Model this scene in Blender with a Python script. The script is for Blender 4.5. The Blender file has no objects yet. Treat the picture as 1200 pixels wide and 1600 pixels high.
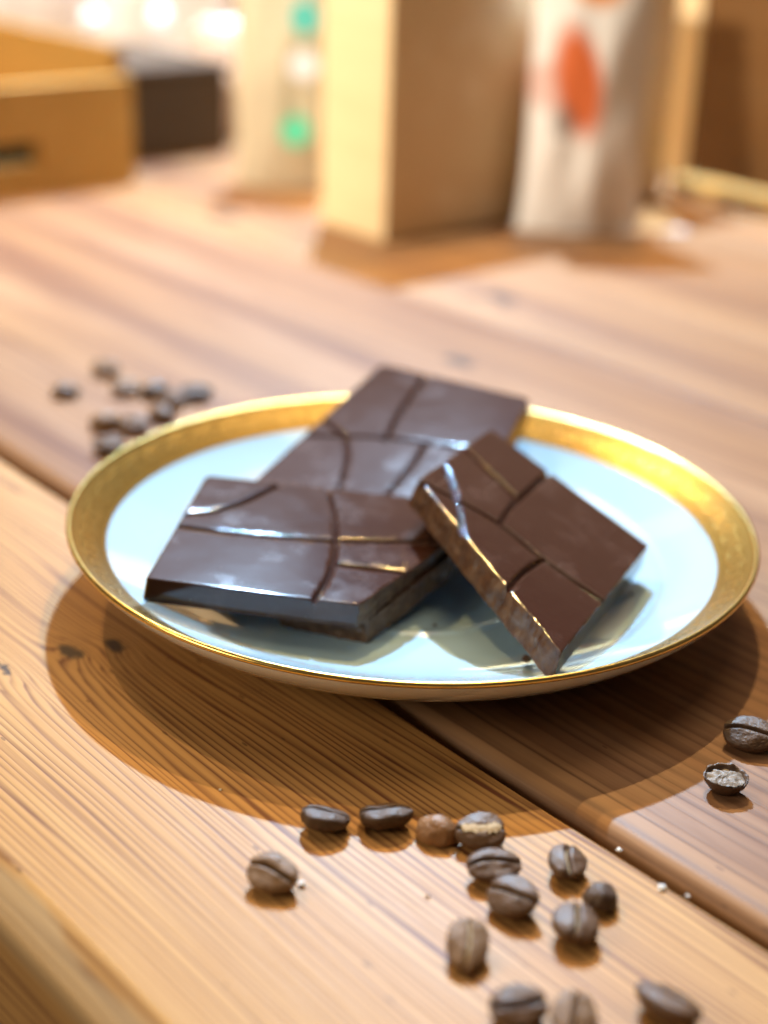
import bpy, bmesh, math, random
import numpy as np
from mathutils import Vector, Matrix, noise
from mathutils.geometry import delaunay_2d_cdt

SC = bpy.context.scene
COL = SC.collection
R = math.radians

# ------------------------------------------------------------------ camera
CAM_H, PITCH, ROLL, FPX = 0.185, R(24.0), R(2.0), 2350.0
fwd = Vector((0, math.cos(PITCH), -math.sin(PITCH)))
up0 = Vector((0, math.sin(PITCH), math.cos(PITCH)))
rt0 = Vector((1, 0, 0))
rgt = rt0 * math.cos(ROLL) + up0 * math.sin(ROLL)
upv = -rt0 * math.sin(ROLL) + up0 * math.cos(ROLL)
cam_d = bpy.data.cameras.new('camera')
cam = bpy.data.objects.new('camera', cam_d)
COL.objects.link(cam)
M = Matrix((rgt, upv, -fwd)).transposed().to_4x4()
M.translation = Vector((0, 0, CAM_H))
cam.matrix_world = M
cam_d.sensor_fit = 'VERTICAL'
cam_d.sensor_height = 36.0
cam_d.sensor_width = 27.0
cam_d.lens = 36.0 * FPX / 1600.0
cam_d.clip_start = 0.01
cam_d.clip_end = 50
cam_d.dof.use_dof = True
cam_d.dof.focus_distance = 0.330
cam_d.dof.aperture_fstop = 5.6
SC.camera = cam

# ------------------------------------------------------------------ light
wd = bpy.data.worlds.new('World')
SC.world = wd
wd.use_nodes = True
bg = wd.node_tree.nodes['Background']
bg.inputs[0].default_value = (1.0, 0.78, 0.60, 1)
bg.inputs[1].default_value = 0.055
SC.view_settings.view_transform = 'Standard'
SC.view_settings.look = 'None'
SC.view_settings.gamma = 1
SC.view_settings.use_curve_mapping = False
SC.view_settings.exposure = 0.38

def spot(name, off, dist, power, col, size, cone=70):
    """small spot light that throws the rim's shadow off = (dx, dy) per 22 mm of height"""
    d = Vector((-off[0], -off[1], 22.0)).normalized()
    tgt = Vector((0.0075, 0.3677, 0.01))
    l = bpy.data.lights.new(name, 'SPOT')
    l.energy = power; l.color = col; l.shadow_soft_size = size
    l.spot_size = R(cone); l.spot_blend = 0.6
    o = bpy.data.objects.new(name, l); COL.objects.link(o)
    o.location = tgt + d * dist
    o.rotation_euler = (-d).to_track_quat('-Z', 'Y').to_euler()
    return o

def window(name, loc, tgt, sx, sy, power, col):
    l = bpy.data.lights.new(name, 'AREA')
    l.shape = 'RECTANGLE'; l.size = sx; l.size_y = sy; l.energy = power; l.color = col
    o = bpy.data.objects.new(name, l); COL.objects.link(o)
    o.location = loc
    o.rotation_euler = (Vector(tgt) - Vector(loc)).to_track_quat('-Z', 'Y').to_euler()
    return o

spot('ceiling_spot_cool', (1.0, -22.0), 1.15, 104, (0.44, 0.70, 1.0), 0.011, 110)
spot('ceiling_spot_warm', (-2.5, -15.5), 1.3, 34, (1.0, 0.62, 0.24), 0.012, 110)
spot('ceiling_spot_warm', (13.0, -15.0), 1.4, 24, (1.0, 0.62, 0.24), 0.012, 110)
window('ceiling_panel_warm', (0.15, 0.75, 1.7), (0.0, 0.4, 0), 0.9, 0.9, 7.5, (1.0, 0.76, 0.48))
window('bright_shop_window', (-0.62, 2.6, 1.15), (0, 0.4, 0), 1.3, 1.1, 3.6, (0.86, 0.88, 1.0))
window('warm_room_lights', (-1.45, -0.25, 0.75), (0, 0.3, 0), 0.7, 0.5, 9.5, (1.0, 0.82, 0.58))
# track lamp over the shelf, aimed at the things behind the plate
l = bpy.data.lights.new('shelf_track_spot', 'SPOT'); l.energy = 105; l.color = (1.0, 0.88, 0.70); l.shadow_soft_size = 0.03
l.spot_size = R(46); l.spot_blend = 0.8
o = bpy.data.objects.new('shelf_track_spot', l); COL.objects.link(o); o.location = (-0.85, 0.25, 1.05)
o.rotation_euler = (Vector((-0.08, 1.14, 0.08)) - o.location).to_track_quat('-Z', 'Y').to_euler()
SC.cycles.max_bounces = 6; SC.cycles.diffuse_bounces = 3; SC.cycles.glossy_bounces = 4
SC.cycles.caustics_reflective = False; SC.cycles.caustics_refractive = False

# ------------------------------------------------------------------ helpers
def ray(x, y):
    return fwd + rgt * ((x - 600) / FPX) - upv * ((y - 800) / FPX)

def at(x, y, z=0.0):
    d = ray(x, y)
    return Vector((0, 0, CAM_H)) + d * ((z - CAM_H) / d.z)

PA = R(131.3)
D1 = Vector((math.cos(PA), math.sin(PA), 0))          # along the planks, to the back left
D2 = Vector((math.sin(PA), -math.cos(PA), 0))         # across the planks, to the back right
def W(s, t, z=0.0):
    return D1 * s + D2 * t + Vector((0, 0, z))

def tag(o, label=None, cat=None, group=None, kind=None):
    if label: o['label'] = label
    if cat: o['category'] = cat
    if group: o['group'] = group
    if kind: o['kind'] = kind
    return o

def empty(name, loc=(0, 0, 0), rz=0.0, mat=None):
    o = bpy.data.objects.new(name, None)
    COL.objects.link(o)
    o.empty_display_size = 0.01
    if mat is not None: o.matrix_world = mat
    else:
        o.location = loc; o.rotation_euler = (0, 0, rz)
    return o

def mesh_obj(name, verts, faces, mat, parent=None, smooth=True):
    me = bpy.data.meshes.new(name)
    me.from_pydata([tuple(v) for v in verts], [], faces)
    me.update()
    if smooth:
        me.polygons.foreach_set('use_smooth', [True] * len(me.polygons))
    if mat: me.materials.append(mat)
    o = bpy.data.objects.new(name, me)
    COL.objects.link(o)
    if parent: o.parent = parent
    return o

def bm_obj(name, bm, mat, parent=None, smooth=False, bevel=0.0, seg=2):
    if bevel:
        bmesh.ops.bevel(bm, geom=list(bm.edges), offset=bevel, segments=seg, affect='EDGES', profile=0.6, clamp_overlap=True)
    bmesh.ops.recalc_face_normals(bm, faces=bm.faces)
    me = bpy.data.meshes.new(name)
    bm.to_mesh(me); bm.free()
    if smooth:
        me.polygons.foreach_set('use_smooth', [True] * len(me.polygons))
    if mat: me.materials.append(mat)
    o = bpy.data.objects.new(name, me)
    COL.objects.link(o)
    if parent: o.parent = parent
    return o

def box(bm, x0, x1, y0, y1, z0, z1):
    vs = [bm.verts.new(p) for p in ((x0,y0,z0),(x1,y0,z0),(x1,y1,z0),(x0,y1,z0),(x0,y0,z1),(x1,y0,z1),(x1,y1,z1),(x0,y1,z1))]
    for f in ((0,3,2,1),(4,5,6,7),(0,1,5,4),(1,2,6,5),(2,3,7,6),(3,0,4,7)):
        bm.faces.new([vs[i] for i in f])
    return vs

# ------------------------------------------------------------------ materials
class NT:
    def __init__(self, name):
        self.m = bpy.data.materials.new(name); self.m.use_nodes = True
        self.t = self.m.node_tree
        self.b = self.t.nodes['Principled BSDF']
    def n(self, typ, **kw):
        nd = self.t.nodes.new(typ)
        for k, v in kw.items():
            if isinstance(k, str) and hasattr(nd, k): setattr(nd, k, v)
        return nd
    def link(self, a, b): self.t.links.new(a, b)
    def val(self, sock, v):
        if hasattr(v, 'is_linked') or isinstance(v, bpy.types.NodeSocket): self.link(v, sock)
        else: sock.default_value = v
    def math(self, op, a, b=0.0, c=0.0, clamp=False):
        nd = self.t.nodes.new('ShaderNodeMath'); nd.operation = op; nd.use_clamp = clamp
        for i, v in enumerate((a, b, c)):
            self.val(nd.inputs[i], v)
        return nd.outputs[0]
    def mix(self, fac, a, b, blend='MIX'):
        nd = self.t.nodes.new('ShaderNodeMix'); nd.data_type = 'RGBA'; nd.blend_type = blend
        self.val(nd.inputs[0], fac)
        for i, v in ((6, a), (7, b)):
            if isinstance(v, tuple): nd.inputs[i].default_value = (*v[:3], 1)
            else: self.link(v, nd.inputs[i])
        return nd.outputs[2]
    def coord(self, kind='Object'):
        return self.t.nodes.new('ShaderNodeTexCoord').outputs[kind]
    def mapping(self, vec, scale=(1, 1, 1), loc=(0, 0, 0)):
        nd = self.t.nodes.new('ShaderNodeMapping')
        nd.inputs['Scale'].default_value = scale; nd.inputs['Location'].default_value = loc
        self.link(vec, nd.inputs['Vector'])
        return nd.outputs[0]
    def noise(self, vec, scale, detail=3, rough=0.5):
        nd = self.t.nodes.new('ShaderNodeTexNoise')
        nd.inputs['Scale'].default_value = scale; nd.inputs['Detail'].default_value = detail
        nd.inputs['Roughness'].default_value = rough
        if vec is not None: self.link(vec, nd.inputs['Vector'])
        return nd.outputs[0]
    def ramp(self, fac, stops):
        nd = self.t.nodes.new('ShaderNodeValToRGB')
        el = nd.color_ramp.elements
        while len(el) < len(stops): el.new(0.5)
        for e, (p, c) in zip(el, stops):
            e.position = p; e.color = (*c, 1) if isinstance(c, tuple) else (c, c, c, 1)
        self.val(nd.inputs[0], fac)
        return nd.outputs[0]
    def sep(self, vec):
        nd = self.t.nodes.new('ShaderNodeSeparateXYZ'); self.link(vec, nd.inputs[0]); return nd.outputs
    def comb(self, x, y, z):
        nd = self.t.nodes.new('ShaderNodeCombineXYZ')
        for i, v in enumerate((x, y, z)): self.val(nd.inputs[i], v)
        return nd.outputs[0]
    def bump(self, h, strength, dist):
        nd = self.t.nodes.new('ShaderNodeBump')
        nd.inputs['Strength'].default_value = strength; nd.inputs['Distance'].default_value = dist
        self.link(h, nd.inputs['Height'])
        self.link(nd.outputs[0], self.b.inputs['Normal'])
    def set(self, **kw):
        mp = dict(color='Base Color', rough='Roughness', metal='Metallic', spec='Specular IOR Level', coat='Coat Weight',
                  coat_rough='Coat Roughness', sss='Subsurface Weight', trans='Transmission Weight', ior='IOR', sheen='Sheen Weight')
        for k, v in kw.items():
            s = self.b.inputs[mp[k]]
            if isinstance(v, tuple): s.default_value = (*v[:3], 1)
            else: self.val(s, v)
        return self.m

def plain(name, col, rough=0.5, metal=0.0, var=0.12, vscale=60, **kw):
    n = NT(name)
    f = n.noise(n.coord(), vscale, 4)
    lo = tuple(c * (1 - var) for c in col); hi = tuple(min(1, c * (1 + var)) for c in col)
    n.set(color=n.mix(f, lo, hi), rough=rough, metal=metal, **kw)
    return n.m

def wood(name, light, dark, patch, freq=430.0, seed=0.0, knots=(), contrast=0.85, rough=0.50, zmix=0.35, patch_amt=0.45, pscale=14, pale_edge=None):
    n = NT(name)
    P = n.coord()
    x, y, z = n.sep(P)
    # slow sway of the grain along the plank
    w1 = n.noise(n.mapping(P, (2.2, 9, 9), (seed, seed * 1.7, 0)), 1.0, 2)
    w2 = n.noise(n.mapping(P, (9, 40, 40), (seed * 2.1, 0, seed)), 1.0, 2)
    yy = n.math('ADD', y, n.math('MULTIPLY', z, zmix))
    yy = n.math('ADD', yy, n.math('MULTIPLY', n.math('SUBTRACT', w1, 0.5), 0.030))
    yy = n.math('ADD', yy, n.math('MULTIPLY', n.math('SUBTRACT', w2, 0.5), 0.0025))
    w3 = n.noise(n.mapping(P, (0.9, 170, 170), (seed, seed, 0)), 1.0, 2)
    yy = n.math('ADD', yy, n.math('MULTIPLY', n.math('SUBTRACT', w3, 0.5), 0.0075))
    spotmask = None
    for (kx, ky, ax, ay, amp, r0) in knots:
        dx = n.math('DIVIDE', n.math('SUBTRACT', x, kx), ax)
        dy = n.math('DIVIDE', n.math('SUBTRACT', y, ky), ay)
        r2 = n.math('ADD', n.math('MULTIPLY', dx, dx), n.math('MULTIPLY', dy, dy))
        g = n.math('DIVIDE', amp, n.math('ADD', r2, 0.35))
        yy = n.math('ADD', yy, g)
        wob = n.math('MULTIPLY', n.math('SUBTRACT', n.noise(P, 420, 3), 0.5), 0.5)
        sm = n.math('SUBTRACT', 1.0, n.math('DIVIDE', n.math('ADD', n.math('SQRT', r2), wob), r0), clamp=True)
        sm = n.math('MULTIPLY', sm, 2.2, clamp=True)
        spotmask = sm if spotmask is None else n.math('MAXIMUM', spotmask, sm)
    ph = n.math('MULTIPLY', yy, freq)
    fr = n.math('FRACT', ph)
    ringid = n.math('FLOOR', ph)
    wn = n.t.nodes.new('ShaderNodeTexWhiteNoise'); wn.noise_dimensions = '1D'
    n.link(ringid, wn.inputs['W'])
    line = n.ramp(fr, [(0.0, 0.02), (0.40, 0.06), (0.70, 0.62), (0.84, 1.0), (0.93, 0.30), (1.0, 0.02)])
    strength = n.math('MULTIPLY_ADD', wn.outputs[0], 0.5, 0.5)
    bands = n.noise(n.mapping(P, (1.2, 26, 26), (seed, 3 + seed, 0)), 1.0, 3)
    strength = n.math('MULTIPLY', strength, n.math('MULTIPLY_ADD', bands, 1.5, -0.05, clamp=True))
    fib = n.noise(n.mapping(P, (45, 1500, 1500), (0, seed, 0)), 1.0, 3, 0.65)
    f = n.math('MULTIPLY', n.math('MULTIPLY', line, strength), contrast)
    f = n.math('ADD', f, n.math('MULTIPLY', n.math('SUBTRACT', fib, 0.5), 0.35), clamp=True)
    base = n.mix(n.ramp(n.noise(n.mapping(P, (1.6, pscale, pscale), (seed * 3, 0, 1)), 1.0, 3), [(0.35, 0.0), (0.68, 1.0)]), light, patch)
    base = n.mix(patch_amt, light, base)
    scuff = n.ramp(n.noise(n.mapping(P, (5, 38, 38), (seed * 1.3, 2, 0)), 1.0, 5, 0.6), [(0.50, 0.0), (0.72, 1.0)])
    base = n.mix(n.math('MULTIPLY', scuff, 0.55), base, tuple(min(1.0, v * k) for v, k in zip(light, (1.22, 1.38, 1.75))))
    c = n.mix(f, base, dark)
    # pores and small dents
    po = n.t.nodes.new('ShaderNodeTexVoronoi'); po.inputs['Scale'].default_value = 1.0
    n.link(n.mapping(P, (60, 190, 190), (seed, 0, 0)), po.inputs['Vector'])
    pm = n.math('MULTIPLY', n.math('LESS_THAN', po.outputs['Distance'], 0.07), 0.55)
    c = n.mix(pm, c, (0.07, 0.03, 0.015))
    if pale_edge is not None:  # paler band along the near top edge
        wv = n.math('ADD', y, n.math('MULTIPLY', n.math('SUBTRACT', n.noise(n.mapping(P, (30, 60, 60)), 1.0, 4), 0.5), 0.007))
        wm = n.math('MULTIPLY', n.math('DIVIDE', n.math('SUBTRACT', wv, pale_edge), 0.0025), 1.0, clamp=True)
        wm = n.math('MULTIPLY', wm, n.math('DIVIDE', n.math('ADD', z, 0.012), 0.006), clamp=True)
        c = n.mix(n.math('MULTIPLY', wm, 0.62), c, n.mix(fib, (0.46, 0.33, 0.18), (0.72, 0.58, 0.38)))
    if spotmask is not None: c = n.mix(spotmask, c, (0.06, 0.035, 0.022))
    rg = n.math('MULTIPLY_ADD', fib, 0.16, rough - 0.08)
    n.set(color=c, rough=rg, spec=0.26)
    h = n.math('ADD', n.math('MULTIPLY', line, -0.45), n.math('MULTIPLY', fib, 0.6))
    n.bump(h, 0.22, 0.00030)
    return n.m

def chocolate(name, broken=False):
    n = NT(name)
    P = n.coord()
    big = n.noise(P, 45, 3)
    if broken:
        col = n.mix(n.ramp(n.noise(P, 380, 5), [(0.35, 0.0), (0.7, 1.0)]), (0.080, 0.034, 0.017), (0.175, 0.088, 0.042))
        n.set(color=col, rough=n.math('MULTIPLY_ADD', n.noise(P, 300, 4), 0.35, 0.22), spec=0.5)
        n.bump(n.noise(P, 700, 5, 0.6), 0.4, 0.0006)
    else:
        col = n.mix(big, (0.044, 0.0165, 0.0105), (0.060, 0.0235, 0.0155))
        # faint bloom, rubbed marks and fine scratches
        bl = n.ramp(n.noise(P, 95, 5, 0.62), [(0.52, 0.0), (0.80, 1.0)])
        sc = n.ramp(n.noise(n.mapping(P, (55, 900, 300)), 1.0, 4), [(0.66, 0.0), (0.72, 1.0)])
        scm = n.math('MULTIPLY', sc, n.ramp(n.noise(P, 60, 2), [(0.5, 0.0), (0.65, 1.0)]))
        col = n.mix(n.math('MULTIPLY', bl, 0.36), col, (0.15, 0.090, 0.070))
        col = n.mix(n.math('MULTIPLY', scm, 0.45), col, (0.30, 0.22, 0.18))
        # crumbs and dust specks
        v = n.t.nodes.new('ShaderNodeTexVoronoi'); v.inputs['Scale'].default_value = 260
        n.link(P, v.inputs['Vector'])
        dust = n.math('MULTIPLY', n.math('LESS_THAN', v.outputs['Distance'], 0.045), 0.35)
        col = n.mix(dust, col, (0.36, 0.29, 0.25))
        rg = n.math('ADD', n.math('MULTIPLY', big, 0.03), n.math('MULTIPLY_ADD', bl, 0.05, 0.09))
        n.set(color=col, rough=rg, spec=0.55)
        n.bump(n.math('ADD', n.noise(P, 160, 3), n.math('MULTIPLY', n.noise(P, 1600, 2), 0.05)), 0.05, 0.0006)
    return n.m

def bean_mat(name, a, b, rough=0.42, seed=0.0):
    n = NT(name)
    P = n.coord()
    f = n.ramp(n.noise(n.mapping(P, (1, 1, 1), (seed, 0, 0)), 420, 4, 0.6), [(0.3, 0.0), (0.72, 1.0)])
    c = n.mix(f, a, b)
    sp = n.ramp(n.noise(n.mapping(P, (1, 1, 1), (seed + 5, 0, 0)), 1500, 3), [(0.62, 0.0), (0.72, 1.0)])
    c = n.mix(n.math('MULTIPLY', sp, 0.5), c, tuple(v * 0.35 for v in a))
    n.set(color=c, rough=n.math('MULTIPLY_ADD', f, 0.2, rough - 0.1), spec=0.4)
    n.bump(n.noise(P, 1100, 5, 0.6), 0.5, 0.0005)
    return n.m

MAT = {}
MAT['porcelain'] = plain('white_porcelain', (0.80, 0.80, 0.775), 0.10, var=0.015, vscale=30, coat=0.6, coat_rough=0.04)
MAT['glaze'] = plain('pale_blue_glaze', (0.44, 0.655, 0.80), 0.09, var=0.015, vscale=30, coat=0.6, coat_rough=0.04)
def gold_mat(name, rough, patt):
    n = NT(name)
    P = n.coord()
    f = n.noise(P, 140, 4)
    c = n.mix(f, (0.80, 0.53, 0.14), (0.90, 0.66, 0.24))
    rg = n.math('MULTIPLY_ADD', n.noise(P, 500, 3), 0.16, rough)
    n.set(color=c, rough=rg, metal=1.0)
    if patt:
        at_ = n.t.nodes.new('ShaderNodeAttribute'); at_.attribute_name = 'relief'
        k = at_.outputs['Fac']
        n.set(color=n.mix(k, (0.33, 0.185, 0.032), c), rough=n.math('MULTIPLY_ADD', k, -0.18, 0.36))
        n.bump(n.noise(P, 1400, 3), 0.2, 0.0002)
    return n.m
MAT['gold'] = gold_mat('polished_gold', 0.14, False)
MAT['gold_relief'] = gold_mat('embossed_gold', 0.27, True)
MAT['print'] = plain('faded_gold_print', (0.30, 0.21, 0.17), 0.35, metal=0.2)
MAT['choc'] = chocolate('dark_chocolate')
MAT['choc_broken'] = chocolate('broken_chocolate', True)

# ------------------------------------------------------------------ table
table = tag(empty('table', (0, 0, 0), PA), 'wooden table of wide oiled planks with rounded edges', 'table')
KN = at(110, 1018); KN2 = at(178, 1008); KN3 = at(5, 1045)
def loc_of(v):   # plank-local coordinates of a world point (local x = along, y = -across)
    return (v.dot(D1), -v.dot(D2))
k1, k2, k3 = loc_of(KN), loc_of(KN2), loc_of(KN3)
wood_front = wood('pale_pine_wood', (0.50, 0.285, 0.098), (0.150, 0.052, 0.022), (0.41, 0.185, 0.066), 540, 1.3, contrast=1.6, pale_edge=-0.1045,
                  knots=((k1[0], k1[1], 0.011, 0.006, 0.0020, 0.50), (k2[0], k2[1], 0.011, 0.006, 0.0016, 0.45), (k3[0], k3[1], 0.02, 0.007, 0.0015, 0.2)))
wood_second = wood('red_brown_wood', (0.38, 0.208, 0.094), (0.085, 0.034, 0.018), (0.160, 0.069, 0.037), 240, 4.1, contrast=1.25, patch_amt=1.0, pscale=34,
                   knots=((0.405, -0.392, 0.016, 0.009, 0.004, 0.6), (0.33, -0.352, 0.012, 0.006, 0.003, 0.5)))
wood_third = wood('tan_wood', (0.37, 0.205, 0.092), (0.10, 0.042, 0.020), (0.17, 0.076, 0.038), 220, 7.7, contrast=1.25, patch_amt=1.0, pscale=30,
                  knots=((0.66, -0.46, 0.022, 0.012, 0.005, 0.7), (0.46, -0.47, 0.018, 0.010, 0.005, 0.6)))
wood_fourth = wood('rosy_wood', (0.37, 0.200, 0.088), (0.11, 0.048, 0.023), (0.18, 0.082, 0.042), 220, 11.2, contrast=1.25, patch_amt=1.0, pscale=28)

def plank(t0, t1, rn, rf, mat, s0=-0.75, s1=1.75, thick=0.052, chamfer=False):
    """plank from t0 (near side, top edge radius rn) to t1 (far side, radius rf)"""
    prof = []
    N = 8
    if chamfer:
        prof += [(t0, -0.0075), (t0 + 0.0002, -0.0066), (t0 + 0.0009, -0.0056), (t0 + 0.0058, -0.0011), (t0 + 0.0068, -0.0004), (t0 + 0.0080, 0.0)]
    for i in range(0 if chamfer else N + 1):     # near rounded edge
        a = math.pi / 2 * i / N
        prof.append((t0 + rn - rn * math.cos(a), -rn + rn * math.sin(a)))
    for i in range(N + 1):
        a = math.pi / 2 * i / N
        prof.append((t1 - rf + rf * math.sin(a), -rf + rf * math.cos(a)))
    prof.append((t1, -thick)); prof.append((t0, -thick))
    n = len(prof)
    vs, fs = [], []
    K = 100
    for k in range(K + 1):
        s = s0 + (s1 - s0) * k / K
        for j, (t, z) in enumerate(prof):
            wv = 0.0006 * noise.noise(Vector((s * 14, t * 30, 3.1)))
            vs.append((s, -(t + wv), z + 0.4 * wv))
    for k in range(K):
        for j in range(n):
            a, b = k * n + j, k * n + (j + 1) % n
            fs.append((a, a + n, b + n, b))
    fs.append(tuple(range(n))); fs.append(tuple(reversed(range(K * n, K * n + n))))
    o = mesh_obj('plank', vs, fs, mat, table)
    me = o.data
    bm = bmesh.new(); bm.from_mesh(me); bmesh.ops.recalc_face_normals(bm, faces=bm.faces)
    for e in bm.edges:
        if len(e.link_faces) == 2 and e.calc_face_angle(0) > 0.9: e.smooth = False
    bm.to_mesh(me); bm.free()
    return o
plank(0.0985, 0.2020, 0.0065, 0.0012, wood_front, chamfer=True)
plank(0.2058, 0.4355, 0.0066, 0.001, wood_second)
plank(0.4362, 0.6600, 0.001, 0.001, wood_third)
plank(0.6607, 0.8850, 0.001, 0.001, wood_fourth)
plank(0.8857, 1.1100, 0.001, 0.001, wood_third)
bm = bmesh.new(); box(bm, -0.74, 1.74, -1.08, -0.112, -0.075, -0.0525)
bm_obj('under_board', bm, wood_second, table)

# ------------------------------------------------------------------ plate
PC = Vector((0.0075, 0.3677, 0.0))
PS = 1.024
RB0, RB1, RR, ZR = 0.0790, 0.0878, 0.0887, 0.0220
def zp(r):
    r *= 1000
    z = 5.5
    if r > 44: z += 10.0 * (min(r, 79) - 44) ** 1.9 / 35 ** 1.9 if r <= 79 else 10.0
    if r > 79: z = 15.5 + 6.3 * (r - 79) / 8.8
    z += 0.5 * math.exp(-((r - 37.0) / 1.0) ** 2)          # raised ring of the cup well
    return z / 1000

plate = tag(empty('plate', mat=Matrix.Translation(PC) @ Matrix.Rotation(R(0.5), 4, 'Y') @ Matrix.Diagonal((PS, PS, 1, 1))), 'white porcelain plate with broad embossed gold rim holding chocolate', 'plate')
def lathe(name, prof, mat, parent, seg=256, close=False):
    vs, fs = [], []
    n = len(prof)
    for k in range(seg):
        a = 2 * math.pi * k / seg
        ca, sa = math.cos(a), math.sin(a)
        for r, z in prof: vs.append((r * ca, r * sa, z))
    for k in range(seg):
        k2 = (k + 1) % seg
        for j in range(n - 1 + (1 if close else 0)):
            j2 = (j + 1) % n
            fs.append((k * n + j, k2 * n + j, k2 * n + j2, k * n + j2))
    return mesh_obj(name, vs, fs, mat, parent)
prof = [(0.00005, zp(0))] + [(r / 1000, zp(r / 1000)) for r in [4, 10, 18, 26, 32] + [34 + i * 0.5 for i in range(20)] + [44 + i * 0.5 for i in range(71)]]
prof += [(0.0792, 0.01545), (0.0835, 0.0184), (0.0874, 0.0211)]                      # under the gold
# outside: lip, curved wall, foot
prof += [(0.0882, 0.02175), (0.08865, 0.0214), (0.0883, 0.0206), (0.0868, 0.0184), (0.0842, 0.0158), (0.0806, 0.0128), (0.0765, 0.0102), (0.0710, 0.0074),
         (0.0640, 0.0051), (0.0580, 0.0038), (0.0545, 0.0031), (0.0535, 0.0025), (0.0530, 0.0012), (0.0522, 0.0002), (0.0505, 0.0002), (0.0497, 0.0012), (0.0492, 0.0026), (0.0480, 0.0030), (0.00005, 0.0030)]
ni = 1 + 5 + 20 + 71
lathe('well', prof[:ni], MAT['glaze'], plate)
lathe('underside', prof[ni - 1:], MAT['porcelain'], plate)

# embossed gold band: scrolls, beads and mouldings as real relief
def relief(u, v):
    """u: arc length in mm, v: 0 inner .. 1 outer -> height in mm"""
    h = 0.0
    for c, w, a in ((0.05, 0.03, 0.10), (0.15, 0.022, 0.06), (0.80, 0.028, 0.10), (0.97, 0.03, 0.14)):
        h += a * math.exp(-((v - c) / w) ** 2)
    # bead row near the edge
    bu = (u / 1.25) % 1.0 - 0.5
    h += 0.13 * math.exp(-(bu / 0.24) ** 2 - ((v - 0.885) / 0.045) ** 2)
    # running scroll
    if 0.17 < v < 0.79:
        per = 5.2
        q = (u / per)
        k = math.floor(q); lu = (q - k - 0.5) * per; lv = (v - 0.48) * 9.0
        sgn = 1 if k % 2 == 0 else -1
        lv *= sgn
        rr = math.hypot(lu + 0.6, lv - 0.3); th = math.atan2(lv - 0.3, lu + 0.6)
        sp = math.sin(rr * 4.6 - th)
        m = max(0.0, 1 - rr / 2.3)
        h += 0.20 * max(0.0, sp) * min(1.0, m * 2.4)
        st = lv - 1.9 * math.sin((lu + 1.0) * 1.2)
        h += 0.20 * math.exp(-(st / 0.26) ** 2)
        for (px_, py_, sc_) in ((1.9, -1.2, 0.36), (1.4, 1.7, 0.32), (-2.0, 1.7, 0.34), (-1.9, -1.7, 0.36), (2.4, 0.3, 0.28), (0.2, -2.2, 0.32), (-0.6, 2.3, 0.3)):
            h += 0.17 * math.exp(-(((lu - px_) / sc_) ** 2 + ((lv - py_) / (sc_ * 0.75)) ** 2))
        h *= min(1.0, (v - 0.17) / 0.04, (0.79 - v) / 0.04) if False else 1.0
    return h
NB, MB = 2016, 44
RL = []
vs, fs = [], []
circ = 2 * math.pi * 84.0
period = 2 * 5.2
nper = round(circ / period)
for k in range(NB):
    a = 2 * math.pi * k / NB
    u = nper * period * k / NB
    ca, sa = math.cos(a), math.sin(a)
    for j in range(MB):
        v = j / (MB - 1)
        r = RB0 + (RB1 - RB0) * v
        z = 0.01555 + 0.0063 * v + 0.00004
        h = relief(u, v) / 1000 * 0.45
        RL.append(min(1.0, max(0.0, (h * 1000 / 0.45 - 0.05) / 0.10)))
        vs.append(((r - h * 0.55) * ca, (r - h * 0.55) * sa, z + h * 0.83))
for k in range(NB):
    k2 = (k + 1) % NB
    for j in range(MB - 1):
        fs.append((k * MB + j, k2 * MB + j, k2 * MB + j + 1, k * MB + j + 1))
gb = mesh_obj('gold_band', vs, fs, MAT['gold_relief'], plate)
al = gb.data.attributes.new('relief', 'FLOAT', 'POINT'); al.data.foreach_set('value', RL)
# polished lip that rolls over the edge
lip = []
for i in range(15):
    a = R(-60) + R(250) * i / 14
    lip.append((0.0881 + 0.00075 * math.cos(a), 0.0214 + 0.00075 * math.sin(a) + 0.0001))
lathe('gold_lip', lip, MAT['gold'], plate, 320, True)
# thin printed line inside with a row of small dots and arches
def strip_ring(r0, r1, name):
    return lathe(name, [(r0, zp(r0) + 0.00004), (r1, zp(r1) + 0.00004)], MAT['print'], plate, 256)
strip_ring(0.0660, 0.06632, 'printed_ring')
strip_ring(0.0673, 0.06742, 'printed_ring')
vs, fs = [], []
for k in range(112):
    a = 2 * math.pi * k / 112
    for (da, r0) in [(-0.013, 0.0657), (-0.008, 0.0648), (0.0, 0.0643), (0.008, 0.0648), (0.013, 0.0657)]:
        for rr in (r0, r0 + 0.00030):
            vs.append((rr * math.cos(a + da), rr * math.sin(a + da), zp(rr) + 0.00005))
    b = k * 10
    for i in range(4): fs.append((b + 2 * i, b + 2 * i + 2, b + 2 * i + 3, b + 2 * i + 1))
mesh_obj('printed_scallops', vs, fs, MAT['print'], plate)['kind'] = 'stuff'

# ------------------------------------------------------------------ chocolate bars
def plane_of(p3):
    a, b, c = [at(*p) for p in p3]
    n = (b - a).cross(c - a).normalized()
    if n.z < 0: n = -n
    return a, n
def hit(pl, x, y):
    a, n = pl; d = ray(x, y); o = Vector((0, 0, CAM_H))
    return o + d * ((a - o).dot(n) / d.dot(n))

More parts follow.
